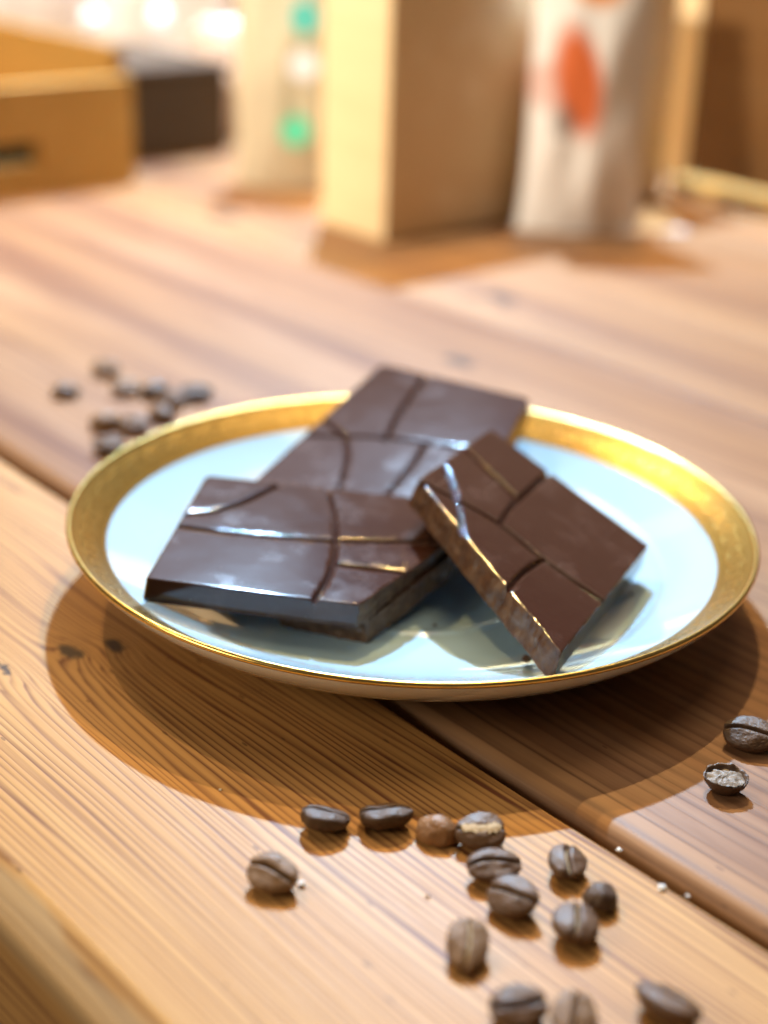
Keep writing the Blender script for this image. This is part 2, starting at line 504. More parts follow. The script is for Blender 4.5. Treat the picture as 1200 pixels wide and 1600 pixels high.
def seg_dist(P, a, b):
    ab = b - a; L = (ab ** 2).sum()
    t = np.clip(((P - a) @ ab) / L, 0, 1)
    return np.hypot(*(P - (a + t[:, None] * ab)).T)
def near(d, P, a, b, m=1.8):
    lo, hi = np.minimum(a, b) - m, np.maximum(a, b) + m
    k = np.nonzero((P[:, 0] > lo[0]) & (P[:, 0] < hi[0]) & (P[:, 1] > lo[1]) & (P[:, 1] < hi[1]))[0]
    if len(k): d[k] = np.minimum(d[k], seg_dist(P[k], a, b))
def poly_inside(P, poly):
    ins = np.zeros(len(P), bool)
    n = len(poly)
    for i in range(n):
        a, b = poly[i], poly[(i + 1) % n]
        c = ((a[1] > P[:, 1]) != (b[1] > P[:, 1]))
        with np.errstate(divide='ignore', invalid='ignore'):
            xi = (b[0] - a[0]) * (P[:, 1] - a[1]) / (b[1] - a[1]) + a[0]
        ins ^= c & (P[:, 0] < xi)
    return ins
def smooth_line(pts, per=10):
    pts = [np.array(p, float) for p in pts]
    if len(pts) < 3:
        return np.array([pts[0] + (pts[-1] - pts[0]) * i / per for i in range(per + 1)])
    q = [2 * pts[0] - pts[1]] + pts + [2 * pts[-1] - pts[-2]]
    out = []
    for i in range(1, len(q) - 2):
        for k in range(per):
            t = k / per
            out.append(0.5 * (2 * q[i] + (q[i + 1] - q[i - 1]) * t + (2 * q[i - 1] - 5 * q[i] + 4 * q[i + 1] - q[i + 2]) * t * t + (3 * q[i] - q[i - 1] - 3 * q[i + 1] + q[i + 2]) * t ** 3))
    out.append(pts[-1])
    return np.array(out)

def bar(label, plane, outline, grooves, thick=0.0063, seed=0, gw=0.00092, gd=0.0015):
    """outline: [(px, py, broken_edge_to_next, corner_radius_mm)]"""
    rnd = random.Random(seed)
    W0 = [hit(plane, o[0], o[1]) for o in outline]
    nrm = plane[1]
    cen = sum(W0, Vector()) / len(W0)
    e1 = (W0[1] - W0[0]); e1 = (e1 - nrm * e1.dot(nrm)).normalized()
    e2 = nrm.cross(e1)
    def loc(p):
        q = p - cen; return np.array([q.dot(e1), q.dot(e2)]) * 1000     # work in mm
    poly0 = [loc(p) for p in W0]
    # round corners, subdivide, roughen broken edges
    area = sum(poly0[i][0] * poly0[(i + 1) % len(poly0)][1] - poly0[(i + 1) % len(poly0)][0] * poly0[i][1] for i in range(len(poly0)))
    brk0 = [bool(o[2]) for o in outline]; rad0 = [o[3] for o in outline]
    if area < 0:
        poly0 = poly0[::-1]; n0 = len(poly0)
        rad0 = rad0[::-1]; brk0 = [brk0[(n0 - 2 - i) % n0] for i in range(n0)]
    B, br = [], []
    n0 = len(poly0)
    step = 0.42
    for i in range(n0):
        p, a, b = poly0[i], poly0[i - 1], poly0[(i + 1) % n0]
        r = rad0[i]
        pa = p + (a - p) / np.linalg.norm(a - p) * r; pb_ = p + (b - p) / np.linalg.norm(b - p) * r
        for t in np.linspace(0, 1, 7 if r > 0.3 else 2):
            B.append((1 - t) ** 2 * pa + 2 * t * (1 - t) * p + t * t * pb_); br.append(brk0[i - 1] if t < .5 else brk0[i])
        nx = poly0[(i + 1) % n0]; rn = rad0[(i + 1) % n0]
        end = nx + (p - nx) / np.linalg.norm(p - nx) * rn
        L = np.linalg.norm(end - pb_); m = max(1, int(L / step))
        d = (end - pb_) / L; nn = np.array([d[1], -d[0]])
        for k in range(1, m):
            q = pb_ + d * L * k / m
            if brk0[i]:
                env = min(1.0, k / 4, (m - k) / 4)
                s = L * k / m
                q = q + nn * env * (0.55 * noise.noise(Vector((s * 0.16, seed * 3.3, 0))) + 0.22 * noise.noise(Vector((s * 0.7, seed, 5))))
            B.append(q); br.append(brk0[i])
    B = np.array(B); br = np.array(br)
    keep = [0]
    for i in range(1, len(B)):
        if np.linalg.norm(B[i] - B[keep[-1]]) > 0.06: keep.append(i)
    if np.linalg.norm(B[keep[-1]] - B[0]) < 0.06: keep.pop()
    B, br = B[keep], br[keep]
    nb = len(B)
    G = [smooth_line([loc(hit(plane, *p)) for p in g]) for g in grooves]
    # interior points
    lo, hi = B.min(0), B.max(0)
    def grid(st):
        X, Y = np.meshgrid(np.arange(lo[0], hi[0], st), np.arange(lo[1], hi[1], st))
        P = np.c_[X.ravel(), Y.ravel()]
        return P[poly_inside(P, B)]
    def dgroove(P):
        d = np.full(len(P), 99.0)
        for g in G:
            for i in range(len(g) - 1): near(d, P, g[i], g[i + 1])
        return d
    def dedge(P, which=None):
        d = np.full(len(P), 99.0)
        for i in range(nb):
            if which is not None and br[i] != which: continue
            near(d, P, B[i], B[(i + 1) % nb])
        return d
    c = grid(0.9); f = grid(0.21)
    dgc, dec = dgroove(c), dedge(c)
    c = c[(dgc > 1.2) & (dec > 0.9)]
    dgf, def_ = dgroove(f), dedge(f)
    f = f[((dgf < 1.15) | (def_ < 0.8)) & (def_ > 0.13)]
    P = np.vstack([B, f, c])
    edges = [(i, (i + 1) % nb) for i in range(nb)]
    V2, _, F, *_ = delaunay_2d_cdt([Vector(p) for p in P], edges, [], 1, 1e-5)
    V = np.array([(v.x, v.y) for v in V2])
    dg, de_m = dgroove(V), dedge(V, False) if (~br).any() else np.full(len(V), 99.0)
    de_b = dedge(V, True) if br.any() else np.full(len(V), 99.0)
    w, D = gw * 1000, gd * 1000
    tt = np.clip(dg / w, 0, 1)
    h = -D * (1 - tt ** 1.5)
    pass
    rf = 0.40
    x = np.clip(de_m, 0, rf); h += -(rf - np.sqrt(np.maximum(0, rf ** 2 - (rf - x) ** 2))) * 0.8
    x = np.clip(de_b, 0, 0.3); h += -(0.3 - x) * 0.35
    for i in range(len(V)):
        h[i] += 0.022 * noise.noise(Vector((V[i, 0] * 0.12, V[i, 1] * 0.12, seed)))
    # root: at the underside's centre
    base = cen - nrm * thick
    mat = Matrix((e1, e2, nrm)).transposed().to_4x4(); mat.translation = base
    root = tag(empty('chocolate_bar', mat=mat), label, 'chocolate', 'broken chocolate bars on the plate')
    T = thick
    V3 = np.c_[V / 1000, h / 1000 + T]
    F = [tuple(f) for f in F]
    # regions between grooves
    cent = np.array([(V[f[0]] + V[f[1]] + V[f[2]]) / 3 for f in F])
    e2f = {}
    for fi, f_ in enumerate(F):
        for i in range(len(f_)):
            k = (min(f_[i], f_[(i + 1) % len(f_)]), max(f_[i], f_[(i + 1) % len(f_)]))
            e2f.setdefault(k, []).append(fi)
    dcen = dgroove(cent)
    par = list(range(len(F)))
    def find(a):
        while par[a] != a:
            par[a] = par[par[a]]; a = par[a]
        return a
    segs = [(g[i], g[i + 1]) for g in G for i in range(len(g) - 1)]
    sa = np.array([s[0] for s in segs]); sb = np.array([s[1] for s in segs])
    def cr(o, a, b): return (a[..., 0] - o[..., 0]) * (b[..., 1] - o[..., 1]) - (a[..., 1] - o[..., 1]) * (b[..., 0] - o[..., 0])
    for k, fl in e2f.items():
        if len(fl) == 2:
            p, q = cent[fl[0]], cent[fl[1]]
            if min(dcen[fl[0]], dcen[fl[1]]) < 0.6:
                hitx = (cr(p[None], q[None], sa) * cr(p[None], q[None], sb) <= 0) & (cr(sa, sb, p[None]) * cr(sa, sb, q[None]) <= 0)
                if hitx.any(): continue
            par[find(fl[0])] = find(fl[1])
    regs = {}
    for fi in range(len(F)): regs.setdefault(find(fi), []).append(fi)
    big = [r for r in regs.values() if len(r) > 60]
    small = [r for r in regs.values() if len(r) <= 60]
    bc = [np.array([cent[i] for i in r]) for r in big]
    for r in small:
        c0 = cent[r].mean(0)
        j = min(range(len(big)), key=lambda k: ((bc[k] - c0) ** 2).sum(1).min())
        big[j] = big[j] + r
    for r in big:
        idx = {}; vs, fs = [], []
        for fi in r:
            ff = []
            for v in F[fi]:
                if v not in idx: idx[v] = len(vs); vs.append(V3[v])
                ff.append(idx[v])
            fs.append(tuple(ff))
        mesh_obj('segment', vs, fs, MAT['choc'], root)
    # sides and underside
    K = 9
    tang = np.roll(B, -1, 0) - np.roll(B, 1, 0)
    on = np.c_[tang[:, 1], -tang[:, 0]]; on /= np.linalg.norm(on, axis=1)[:, None]
    # height at the boundary, taken from the top sheet
    hb = np.zeros(nb)
    for i in range(nb):
        j = np.argmin(((V - B[i]) ** 2).sum(1)); hb[i] = V3[j, 2]
    vs = []
    for k in range(K + 1):
        t = k / K
        for i in range(nb):
            z = hb[i] * (1 - t)
            if br[i]:
                s = i * step
                off = 0.0
                if 0 < k:
                    e = math.sin(math.pi * min(1, t))
                    off = 0.9 * noise.noise(Vector((s * 0.13, t * 2.2, seed + 2))) * e + 0.35 * noise.noise(Vector((s * 0.6, t * 5, seed + 9))) + 0.10 * noise.noise(Vector((s * 2.0, t * 14, seed)))
                    off += 0.25 * t
            else:
                off = 0.75 * t - (0.25 if k == K else 0.0)
            vs.append((*(B[i] + on[i] * off) / 1000, z))
    def build_side(name, cond, m):
        fs = []
        for i in range(nb):
            if not cond(i): continue
            i2 = (i + 1) % nb
            for k in range(K):
                fs.append((k * nb + i, (k + 1) * nb + i, (k + 1) * nb + i2, k * nb + i2))
        return fs
    fm = build_side('s', lambda i: not br[i], None); fb = build_side('b', lambda i: br[i], None)
    so = mesh_obj('slab', vs, fm + [tuple(K * nb + i for i in range(nb))][::-1], MAT['choc'], root)
    if fb:
        used = sorted({v for f_ in fb for v in f_}); mp = {v: i for i, v in enumerate(used)}
        mesh_obj('broken_face', [vs[v] for v in used], [tuple(mp[v] for v in f_) for f_ in fb], MAT['choc_broken'], root)
    return root

# bar lying at the back, under the others
bar('long chocolate bar lying at the back, partly under the other two pieces',
    plane_of(((572, 972, .0118), (824, 624, .0288), (598, 570, .0290))),
    [(572, 972, 1, 0.6), (700, 872, 0, 0.8), (827, 622, 0, 2.0), (596, 568, 0, 2.5), (400, 748, 0, 0.6), (372, 800, 1, 0.6), (436, 950, 1, 0.6)],
    [[(440, 672), (480, 680), (600, 684), (724, 700), (800, 708)], [(478, 645), (500, 654), (538, 680)],
     [(672, 578), (652, 606), (628, 640), (602, 688)], [(540, 680), (542, 720), (528, 768), (500, 830)], [(668, 692), (640, 732), (604, 776), (580, 830)]], seed=3)
# front left piece
bar('flat chocolate piece at front left with its smooth moulded side towards us',
    plane_of(((228, 902, .0224), (560, 945, .0182), (634, 779, .0212))),
    [(228, 903, 0, 0.7), (560, 945, 1, 0.4), (765, 805, 1, 0.5), (735, 787, 0, 0.5), (322, 742, 0, 2.2)],
    [[(278, 806), (288, 803.5), (330, 799), (371, 788), (402, 774), (432, 759), (462, 742)], [(262, 820), (276, 821.5), (380, 834), (515, 845), (535, 845), (681, 847), (760, 848)],
     [(508, 750), (513, 767), (523, 803), (525, 839), (522, 875), (510, 907), (488, 941), (478, 956)], [(523, 881), (639, 896), (670, 899)]], seed=1)
# right piece leaning on it
bar('chocolate piece leaning on the other pieces with a broken caramel-brown side',
    plane_of(((654, 749, .0345), (1012, 851, .0178), (878, 1018, .0195))),
    [(654, 749, 0, 0.8), (767, 669, 0, 2.2), (1014, 852, 0, 0.8), (878, 1019, 1, 0.3)],
    [[(640, 744), (655, 751), (705, 776), (780, 818), (845, 870), (943, 939), (965, 955)], [(684, 705), (690, 722), (705, 751), (715, 786), (722, 828), (724, 845)],
     [(708, 682), (723, 696), (753, 726), (780, 751), (809, 781)], [(885, 715), (860, 736), (834, 759), (809, 782), (795, 797), (782, 818)],
     [(850, 873), (830, 885), (811, 900), (793, 922), (785, 935)]], seed=2, thick=0.0080)

# ------------------------------------------------------------------ coffee beans
_bm = bmesh.new(); bmesh.ops.create_icosphere(_bm, subdivisions=6, radius=1.0)
SPH = np.array([v.co[:] for v in _bm.verts]); SPHF = [tuple(v.index for v in f.verts) for f in _bm.faces]; _bm.free()

def bean_shape(a=5.2, b=3.9, hb=3.5, ht=1.25, seed=0, depth=2.0, w=0.32, wr=0.6):
    """flat, creased side up; returns verts in metres and the crease curve"""
    S = SPH
    x = a * S[:, 0] * (1 + 0.05 * S[:, 0] * math.sin(seed)); y = b * S[:, 1] * (1 - 0.10 * S[:, 0] * math.cos(seed * 2.1))
    z = np.where(S[:, 2] < 0, hb * S[:, 2], ht * np.abs(S[:, 2]) ** 0.75)
    amp = 0.55 * math.cos(seed * 1.7)
    sx = amp * np.sin(x / a * 2.4 + seed)
    d = np.abs(y - sx)
    top = np.clip((S[:, 2] + 0.02) * 4, 0, 1)
    endf = np.clip(1.15 - (np.abs(x) / a) ** 3, 0, 1)
    z = z - top * endf * depth * np.exp(-(d / w) ** 2) + top * 0.14 * np.exp(-((d - 1.1) / 0.8) ** 2)
    # notch where the crease leaves the ends
    endn = np.clip((np.abs(x) / a - 0.72) / 0.28, 0, 1)
    x = x * (1 - 0.06 * endn * np.exp(-(d / 0.7) ** 2))
    out = np.empty((len(S), 3))
    for i in range(len(S)):
        p = Vector((x[i], y[i], z[i]))
        q = Vector((S[i, 0], S[i, 1], S[i, 2]))
        n1 = noise.noise(q * 1.7 + Vector((seed * 9.1, 0, 0))) * 0.30 + noise.noise(q * 7 + Vector((0, seed * 5, 0))) * 0.13 * wr
        out[i] = p + q * n1
    return out / 1000, (a, amp, seed)

BM = {
 'dark': bean_mat('dark_roast_bean', (0.050, 0.027, 0.016), (0.105, 0.058, 0.033), 0.48, 1),
 'mid': bean_mat('medium_roast_bean', (0.078, 0.040, 0.021), (0.150, 0.082, 0.044), 0.43, 2),
 'light': bean_mat('light_roast_bean', (0.145, 0.080, 0.040), (0.25, 0.150, 0.080), 0.46, 3),
 'tan': bean_mat('tan_roast_bean', (0.20, 0.095, 0.038), (0.31, 0.165, 0.075), 0.45, 4),
}
CHAFF = bean_mat('pale_chaff', (0.42, 0.29, 0.14), (0.66, 0.52, 0.32), 0.6, 6)
KERNEL = bean_mat('grey_kernel', (0.14, 0.11, 0.085), (0.32, 0.27, 0.22), 0.5, 7)
GROUP = 'coffee beans scattered on the planks'

def bean(px, py, wpx, yaw, roll, pitch, mat, label, seed, chaff=0.0, up=True, aspect=0.76, lift=0.003, depth=2.0, kind='bean', group=GROUP, lowres=None):
    """wpx: length of the bean in photo pixels (as if seen side on)"""
    ctr = at(px, py, lift)
    dist = (ctr - Vector((0, 0, CAM_H))).dot(fwd)
    a = wpx * dist / FPX / 2 * 1000
    b = a * aspect
    v, (aa, amp, sd) = bean_shape(a, b, b * 0.80 if up else b * 0.92, b * 0.34, seed, depth)
    rot = (Matrix.Rotation(R(yaw), 3, 'Z') @ Matrix.Rotation(R(pitch), 3, 'Y') @ Matrix.Rotation(R(roll + (0 if up else 180)), 3, 'X'))
    rn = np.array(rot)
    zmin = (v @ rn.T)[:, 2].min()
    if px > 880 and py < 1250: pass
    root = empty('coffee_bean', mat=Matrix.Translation((ctr.x, ctr.y, -zmin - 0.0002)) @ rot.to_4x4())
    tag(root, label, 'coffee bean', group)
    mesh_obj('shell', v, SPHF, mat, root)
    if chaff > 0:
        vs, fs = [], []
        N = 26
        rr = random.Random(seed * 7 + 1)
        for i in range(N + 1):
            t = -0.80 + 1.55 * i / N
            x = a * t; cy = amp * math.sin(t * 2.4 + sd)
            hw = chaff * (0.30 + 0.75 * abs(noise.noise(Vector((t * 6, seed, 0)))) + 0.35 * rr.random()) * max(0.0, 1 - t * t * 1.5) ** 0.5
            zc = b * 0.36 * (1 - t * t) ** 0.5 * 0.55 + (0.05 if chaff > 0.8 else -0.42)
            for j, q in enumerate((-1, -0.4, 0.3, 1)):
                vs.append((x / 1000, (cy + q * hw) / 1000, (zc + 0.12 * (1 - q * q) + 0.12 * rr.random() + (chaff > 0.8) * 0.62) / 1000))
        for i in range(N):
            for j in range(3):
                k = i * 4 + j
                fs.append((k, k + 4, k + 5, k + 1))
        mesh_obj('chaff', vs, fs, CHAFF, root)
    return root

bean(507, 1276, 80, -8, -16, 6, BM['dark'], 'dark glossy bean, leftmost of the row just in front of the plate shadow', 1.0, aspect=0.78)
bean(601, 1272, 86, 4, -14, -4, BM['dark'], 'dark bean with flat grey face, second from left in the row', 2.2, aspect=0.72)
bean(684, 1290, 70, -18, 8, 4, BM['tan'], 'smooth orange-tan bean lying with its round back up', 3.1, up=False, aspect=0.80)
bean(752, 1300, 82, 8, 22, 0, BM['mid'], 'dark bean covered with a pale patch of chaff', 4.3, chaff=1.9, aspect=0.80, depth=1.2)
bean(773, 1352, 90, 14, 16, 2, BM['mid'], 'brown bean with long crease below the bean with pale chaff', 5.4, chaff=0.35, aspect=0.70)
bean(800, 1404, 86, -32, 22, -5, BM['mid'], 'brown bean with slanting crease below the long creased bean', 6.5, chaff=0.55, aspect=0.84)
bean(887, 1346, 72, 83, 10, -4, BM['mid'], 'dark brown bean with upright pale crease near the plank gap', 7.1, chaff=0.35, aspect=0.86)
bean(940, 1394, 60, 60, 0, 10, BM['dark'], 'small round dark bean with no crease showing', 8.8, up=False, aspect=0.92)
bean(900, 1443, 82, 72, 6, 0, BM['mid'], 'reddish brown bean with ragged upright crease beside the small round bean', 9.2, chaff=0.3, aspect=0.92)
bean(731, 1476, 95, 86, 4, -20, BM['light'], 'pale brown bean standing alone with pale upright crease', 10.6, chaff=0.75, aspect=0.72)
bean(812, 1572, 96, 6, 22, -4, BM['mid'], 'brown bean at the bottom with sideways crease, left of a touching pair', 11.5, aspect=0.74)
bean(897, 1590, 94, 84, 6, -16, BM['light'], 'pale brown bean cut by the bottom edge, right of a touching pair', 12.3, aspect=0.80)
bean(1042, 1566, 112, -38, -22, 0, BM['mid'], 'large glossy bean at bottom right with dark crease on its far side', 13.4, aspect=0.70)
bean(425, 1366, 86, -22, 24, 4, BM['light'], 'pale brown bean lying alone at left with dark slanting crease', 14.9, aspect=0.78)
bean(1172, 1150, 88, -16, 20, -2, BM['dark'], 'dark bean touching the right edge of the picture beside the shadow', 15.1, chaff=0.5, aspect=0.72)

# broken bean with open grey inside
def broken_bean(px, py, wpx):
    ctr = at(px, py, 0.003); dist = (ctr - Vector((0, 0, CAM_H))).dot(fwd)
    a = wpx * dist / FPX / 2
    root = empty('coffee_bean', (ctr.x, ctr.y, 0), R(-8))
    tag(root, 'broken bean showing its pale grey inside, on the darker plank', 'coffee bean', GROUP)
    vs, fs = [], []
    N, K = 72, 14
    for k in range(K):
        t = k / (K - 1)
        for i in range(N):
            th = 2 * math.pi * i / N
            rag = 0.35 * noise.noise(Vector((math.cos(th) * 2.4, math.sin(th) * 2.4, 3))) + 0.25 * noise.noise(Vector((math.cos(th) * 7, math.sin(th) * 7, 8)))
            if t < 0.62:                                     # outside, from the foot to the torn rim
                q = t / 0.62; r = 0.55 + 0.45 * math.sin(q * math.pi / 2); z = 0.05 + q * (0.92 + (0.45 * rag if q > .6 else 0) + 0.22 * max(0, math.sin(th)))
            else:
                q = (t - 0.62) / 0.38; r = 1.0 - 0.16 * min(1, q * 2.2) - 0.1 * q; z = 0.97 + 0.45 * rag * (1 - q) + 0.22 * max(0, math.sin(th)) * (1 - q) - 0.42 * q
            vs.append((a * r * math.cos(th), a * 0.80 * r * math.sin(th), a * 0.82 * z))
    for k in range(K - 1):
        for i in range(N):
            i2 = (i + 1) % N
            fs.append((k * N + i, k * N + i2, (k + 1) * N + i2, (k + 1) * N + i))
    fs.append(tuple(range(N))[::-1])
    mesh_obj('shell', vs, fs, BM['dark'], root)
    vs, fs = [], []
    for k in range(12):
        for i in range(N):
            th = 2 * math.pi * i / N; r = k / 11 * 0.86
            z = 0.80 + 0.18 * (1 - (k / 11) ** 2) + 0.16 * noise.noise(Vector((r * math.cos(th) * 3, r * math.sin(th) * 3, 1))) + 0.05 * noise.noise(Vector((r * math.cos(th) * 11, r * math.sin(th) * 11, 4)))
            vs.append((a * r * math.cos(th), a * 0.80 * r * math.sin(th), a * 0.86 * z))
    for k in range(11):
        for i in range(N):
            i2 = (i + 1) % N
            fs.append((k * N + i, (k + 1) * N + i, (k + 1) * N + i2, k * N + i2))
    mesh_obj('kernel', vs, fs, KERNEL, root)
broken_bean(1134, 1218, 70)

# out-of-focus beans behind the plate
FAR = [(102, 608, 40, 20, 'mid'), (165, 574, 44, -30, 'light'), (196, 604, 42, 10, 'light'), (243, 608, 46, 40, 'dark'), (268, 622, 44, -15, 'mid'),
       (306, 612, 46, 5, 'dark'), (165, 656, 48, 30, 'light'), (211, 662, 46, -20, 'mid'), (171, 694, 48, 12, 'mid'), (252, 644, 44, -40, 'mid')]
FL = ['blurred bean lying farthest left behind the plate', 'blurred bean farthest back in the group behind the plate', 'blurred bean in the middle of the group behind the plate',
      'blurred dark bean just left of the long dark pair', 'blurred dark bean between two others at the right of the far group', 'blurred dark bean farthest right in the group behind the plate',
      'blurred brown bean left of the greyish one near the rim', 'blurred greyish bean close behind the gold rim', 'blurred bean nearest the left gold rim', 'blurred brown bean directly under the dark pair']
for i, (x, y, w, yaw, m) in enumerate(FAR):
    bean(x, y, w * 1.12, yaw, 10, 0, BM[m], FL[i], 20 + i * 1.3, aspect=0.76, group='blurred coffee beans behind the plate', up=(i % 3 != 0))

# crumbs
def crumb(px, py, size, mat, label, cat, z=0.0, seed=1, pt=None):
    c = pt if pt is not None else at(px, py, z)
    bm = bmesh.new(); bmesh.ops.create_icosphere(bm, subdivisions=3, radius=size)
    for v in bm.verts:
        v.co *= 1 + 0.7 * noise.noise(v.co / size * 1.3 + Vector((seed, 0, 0)))
        v.co.z *= 0.6
    zm = min(v.co.z for v in bm.verts)
    for v in bm.verts: v.co.z -= zm
    o = bm_obj('crumb', bm, mat, None)
    o.location = c
    tag(o, label, cat)
    return o
SALT = plain('white_crumb', (0.78, 0.76, 0.72), 0.5)
crumb(1033, 1390, 0.00075, SALT, 'white crumb beside the plank gap right of the small round bean', 'crumb', seed=1)
crumb(967, 1330, 0.0005, SALT, 'tiny white crumb above the small round bean', 'crumb', seed=2)
crumb(1075, 1402, 0.0004, SALT, 'small white crumb at the very edge of the plank gap', 'crumb', seed=7)
crumb(472, 1384, 0.0007, SALT, 'white crumb right of the lone pale bean', 'crumb', seed=3)
def on_plate(px, py):
    z = 0.008
    for _ in range(30):
        p = at(px, py, z); z = zp(min(0.0785, math.hypot(p.x - PC.x, p.y - PC.y) / PS)) + 0.0001
    return Vector((p.x, p.y, z))
crumb(0, 0, 0.0011, MAT['choc_broken'], 'dark chocolate crumb at the foot of the leaning piece', 'crumb', seed=4, pt=on_plate(822, 1034))
crumb(0, 0, 0.0004, MAT['choc_broken'], 'speck of chocolate on the bare plate between the pieces', 'crumb', seed=5, pt=on_plate(679, 978))

FLK = plain('chaff_flake', (0.45, 0.30, 0.15), 0.6)
for i, (x, y, r, m, lab) in enumerate(((668, 1402, .0004, FLK, 'tan flake above the pale upright bean'), (344, 1235, .0003, SALT, 'white speck at the left edge of the shadow'))):
    crumb(x, y, r, m, lab, 'crumb', seed=11 + i)
for i, (x, y, r, lab) in enumerate(((985, 930, .0005, 'chocolate splinter beside the right edge of the leaning piece'),)):
    crumb(0, 0, r, MAT['choc_broken'], lab, 'crumb', seed=31 + i, pt=on_plate(x, y))

# ------------------------------------------------------------------ background
pine = wood('blond_pine_board', (0.80, 0.64, 0.40), (0.64, 0.45, 0.24), (0.76, 0.57, 0.33), 160, 2.0, contrast=0.35, rough=0.55)
pine_d = wood('brown_shelf_board', (0.15, 0.072, 0.022), (0.09, 0.04, 0.012), (0.12, 0.055, 0.017), 160, 5.0, contrast=0.4, rough=0.55)
ochre = wood('ochre_crate_wood', (0.50, 0.30, 0.090), (0.38, 0.205, 0.055), (0.45, 0.255, 0.072), 150, 9.0, contrast=0.3, rough=0.55)

# shelf unit: thick side post, back board, front rail
sh = tag(empty('shelf_unit', W(0.564, 0.489, 0), PA), 'blond wooden shelf unit with thick side post and low rail', 'shelf')
def part(name, x0, x1, y0, y1, z0, z1, m, parent, bev=0.0015):
    bm = bmesh.new(); box(bm, x0, x1, y0, y1, z0, z1)
    return bm_obj(name, bm, m, parent, bevel=bev)
part('post', 0.0, 0.052, -0.215, 0.0, 0.0005, 0.135, pine, sh)
part('rail', -0.55, -0.002, -0.236, -0.218, 0.0005, 0.011, ochre, sh)
part('back_board', -0.55, 0.022, -0.280, -0.266, 0.0005, 0.15, pine_d, sh)
part('back_board', 0.025, 0.12, -0.280, -0.266, 0.0005, 0.15, pine, sh)

# crate with hand slot
cr = tag(empty('crate', W(0.752, 0.461, 0), PA), 'open ochre wooden crate with dark hand slot at the left', 'crate')
cw, cd, ch, ct = 0.26, 0.17, 0.060, 0.008
# local x back-left, local y towards the front-left (minus across)
bm = bmesh.new()
s0, s1, z0, z1 = 0.060, 0.135, 0.0175, 0.0295
box(bm, 0, ct, 0, s0, 0, ch); box(bm, 0, ct, s1, cw, 0, ch); box(bm, 0, ct, s0, s1, 0, z0); box(bm, 0, ct, s0, s1, z1, ch)
bm_obj('front_wall', bm, ochre, cr)
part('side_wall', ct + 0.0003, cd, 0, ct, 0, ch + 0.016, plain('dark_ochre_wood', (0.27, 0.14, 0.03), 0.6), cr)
part('side_wall', ct + 0.0003, cd, cw - ct, cw, 0, ch, ochre, cr)
part('back_wall', cd + 0.0003, cd + ct, 0, cw, 0, ch + 0.016, ochre, cr)
part('bottom', ct + 0.0003, cd, ct + 0.0003, cw - ct - 0.0003, 0.001, 0.006, ochre, cr)

part('slot_shade', ct + 0.012, ct + 0.016, ct + 0.001, cw - ct - 0.001, 0.0065, 0.046, plain('slot_shade_black', (0.012, 0.010, 0.008), 0.8), cr)  # black sheet added to stand for the shade behind the hand slot
# dark box behind the crate
dk = plain('dark_brown_card', (0.050, 0.026, 0.010), 0.6)
db = tag(empty('box', at(285, 246), PA), 'dark brown box standing between crate and pale packet', 'box')
part('carton', 0, 0.12, -0.035, 0.055, 0.0003, 0.050, dk, db, 0.001)
part('lid', -0.002, 0.122, -0.037, 0.057, 0.0505, 0.056, dk, db, 0.001)

# pillow-like packets
def packet(name, loc, rz, w, h, d, mat, label, cat, group=None, flare=0.0, lean=0.0):
    root = tag(empty(name, loc, rz), label, cat, group)
    root.rotation_euler = (lean, 0, rz)
    vs, fs = [], []
    NU, NV = 28, 28
    for side in (0, 1):
        for j in range(NV + 1):
            v = j / NV
            belly = math.sin(math.pi * min(1.0, v * 0.85 + 0.13)) ** 0.7 if v < 0.98 else 0.02
            ww = w * (1 + flare * math.exp(-v * 9))
            for i in range(NU + 1):
                u = i / NU * 2 - 1
                th = d * belly * (max(0.0, 1 - u * u)) ** 0.6 * (1 + 0.5 * flare * math.exp(-v * 9))
                th *= 1 + 0.25 * noise.noise(Vector((u * 2, v * 3, w * 50)))
                y = (-1 if side == 0 else 1) * th / 2
                vs.append((u * ww / 2, y, v * h))
    st = (NU + 1) * (NV + 1)
    for side in (0, 1):
        for j in range(NV):
            for i in range(NU):
                a = side * st + j * (NU + 1) + i
                q = (a, a + 1, a + NU + 2, a + NU + 1)
                fs.append(q if side == 0 else q[::-1])
    fs.append(tuple(range(NU + 1))[::-1] + tuple(range(st + NU, st - 1, -1))[1:-1][::-1]) if False else None
    mesh_obj('wrapper', vs, fs, mat, root)
    return root

def pouch_mat():
    n = NT('printed_white_pouch')
    P = n.coord(); x, y, z = n.sep(P)
    def ell(cx, cz, rx, rz, sh=0.0):
        dx = n.math('DIVIDE', n.math('ADD', n.math('SUBTRACT', x, cx), n.math('MULTIPLY', n.math('SUBTRACT', z, cz), sh)), rx)
        dz = n.math('DIVIDE', n.math('SUBTRACT', z, cz), rz)
        return n.math('SUBTRACT', 1.6, n.math('MULTIPLY', n.math('ADD', n.math('MULTIPLY', dx, dx), n.math('MULTIPLY', dz, dz)), 1.1), clamp=True)
    c = n.mix(n.noise(P, 60, 3), (0.74, 0.70, 0.66), (0.86, 0.85, 0.86))
    c = n.mix(n.math('MULTIPLY', ell(-0.020, 0.075, 0.014, 0.012), 0.5), c, (0.62, 0.20, 0.13))
    c = n.mix(ell(-0.008, 0.078, 0.0115, 0.027, 0.18), c, (0.62, 0.145, 0.045))
    c = n.mix(n.math('MULTIPLY', ell(-0.014, 0.058, 0.006, 0.008), 0.6), c, (0.16, 0.10, 0.08))
    c = n.mix(ell(0.000, 0.130, 0.016, 0.016), c, (0.72, 0.25, 0.03))
    n.set(color=c, rough=0.35)
    n.bump(n.noise(P, 120, 3), 0.3, 0.002)
    return n.m
pl_ = at(905, 368)
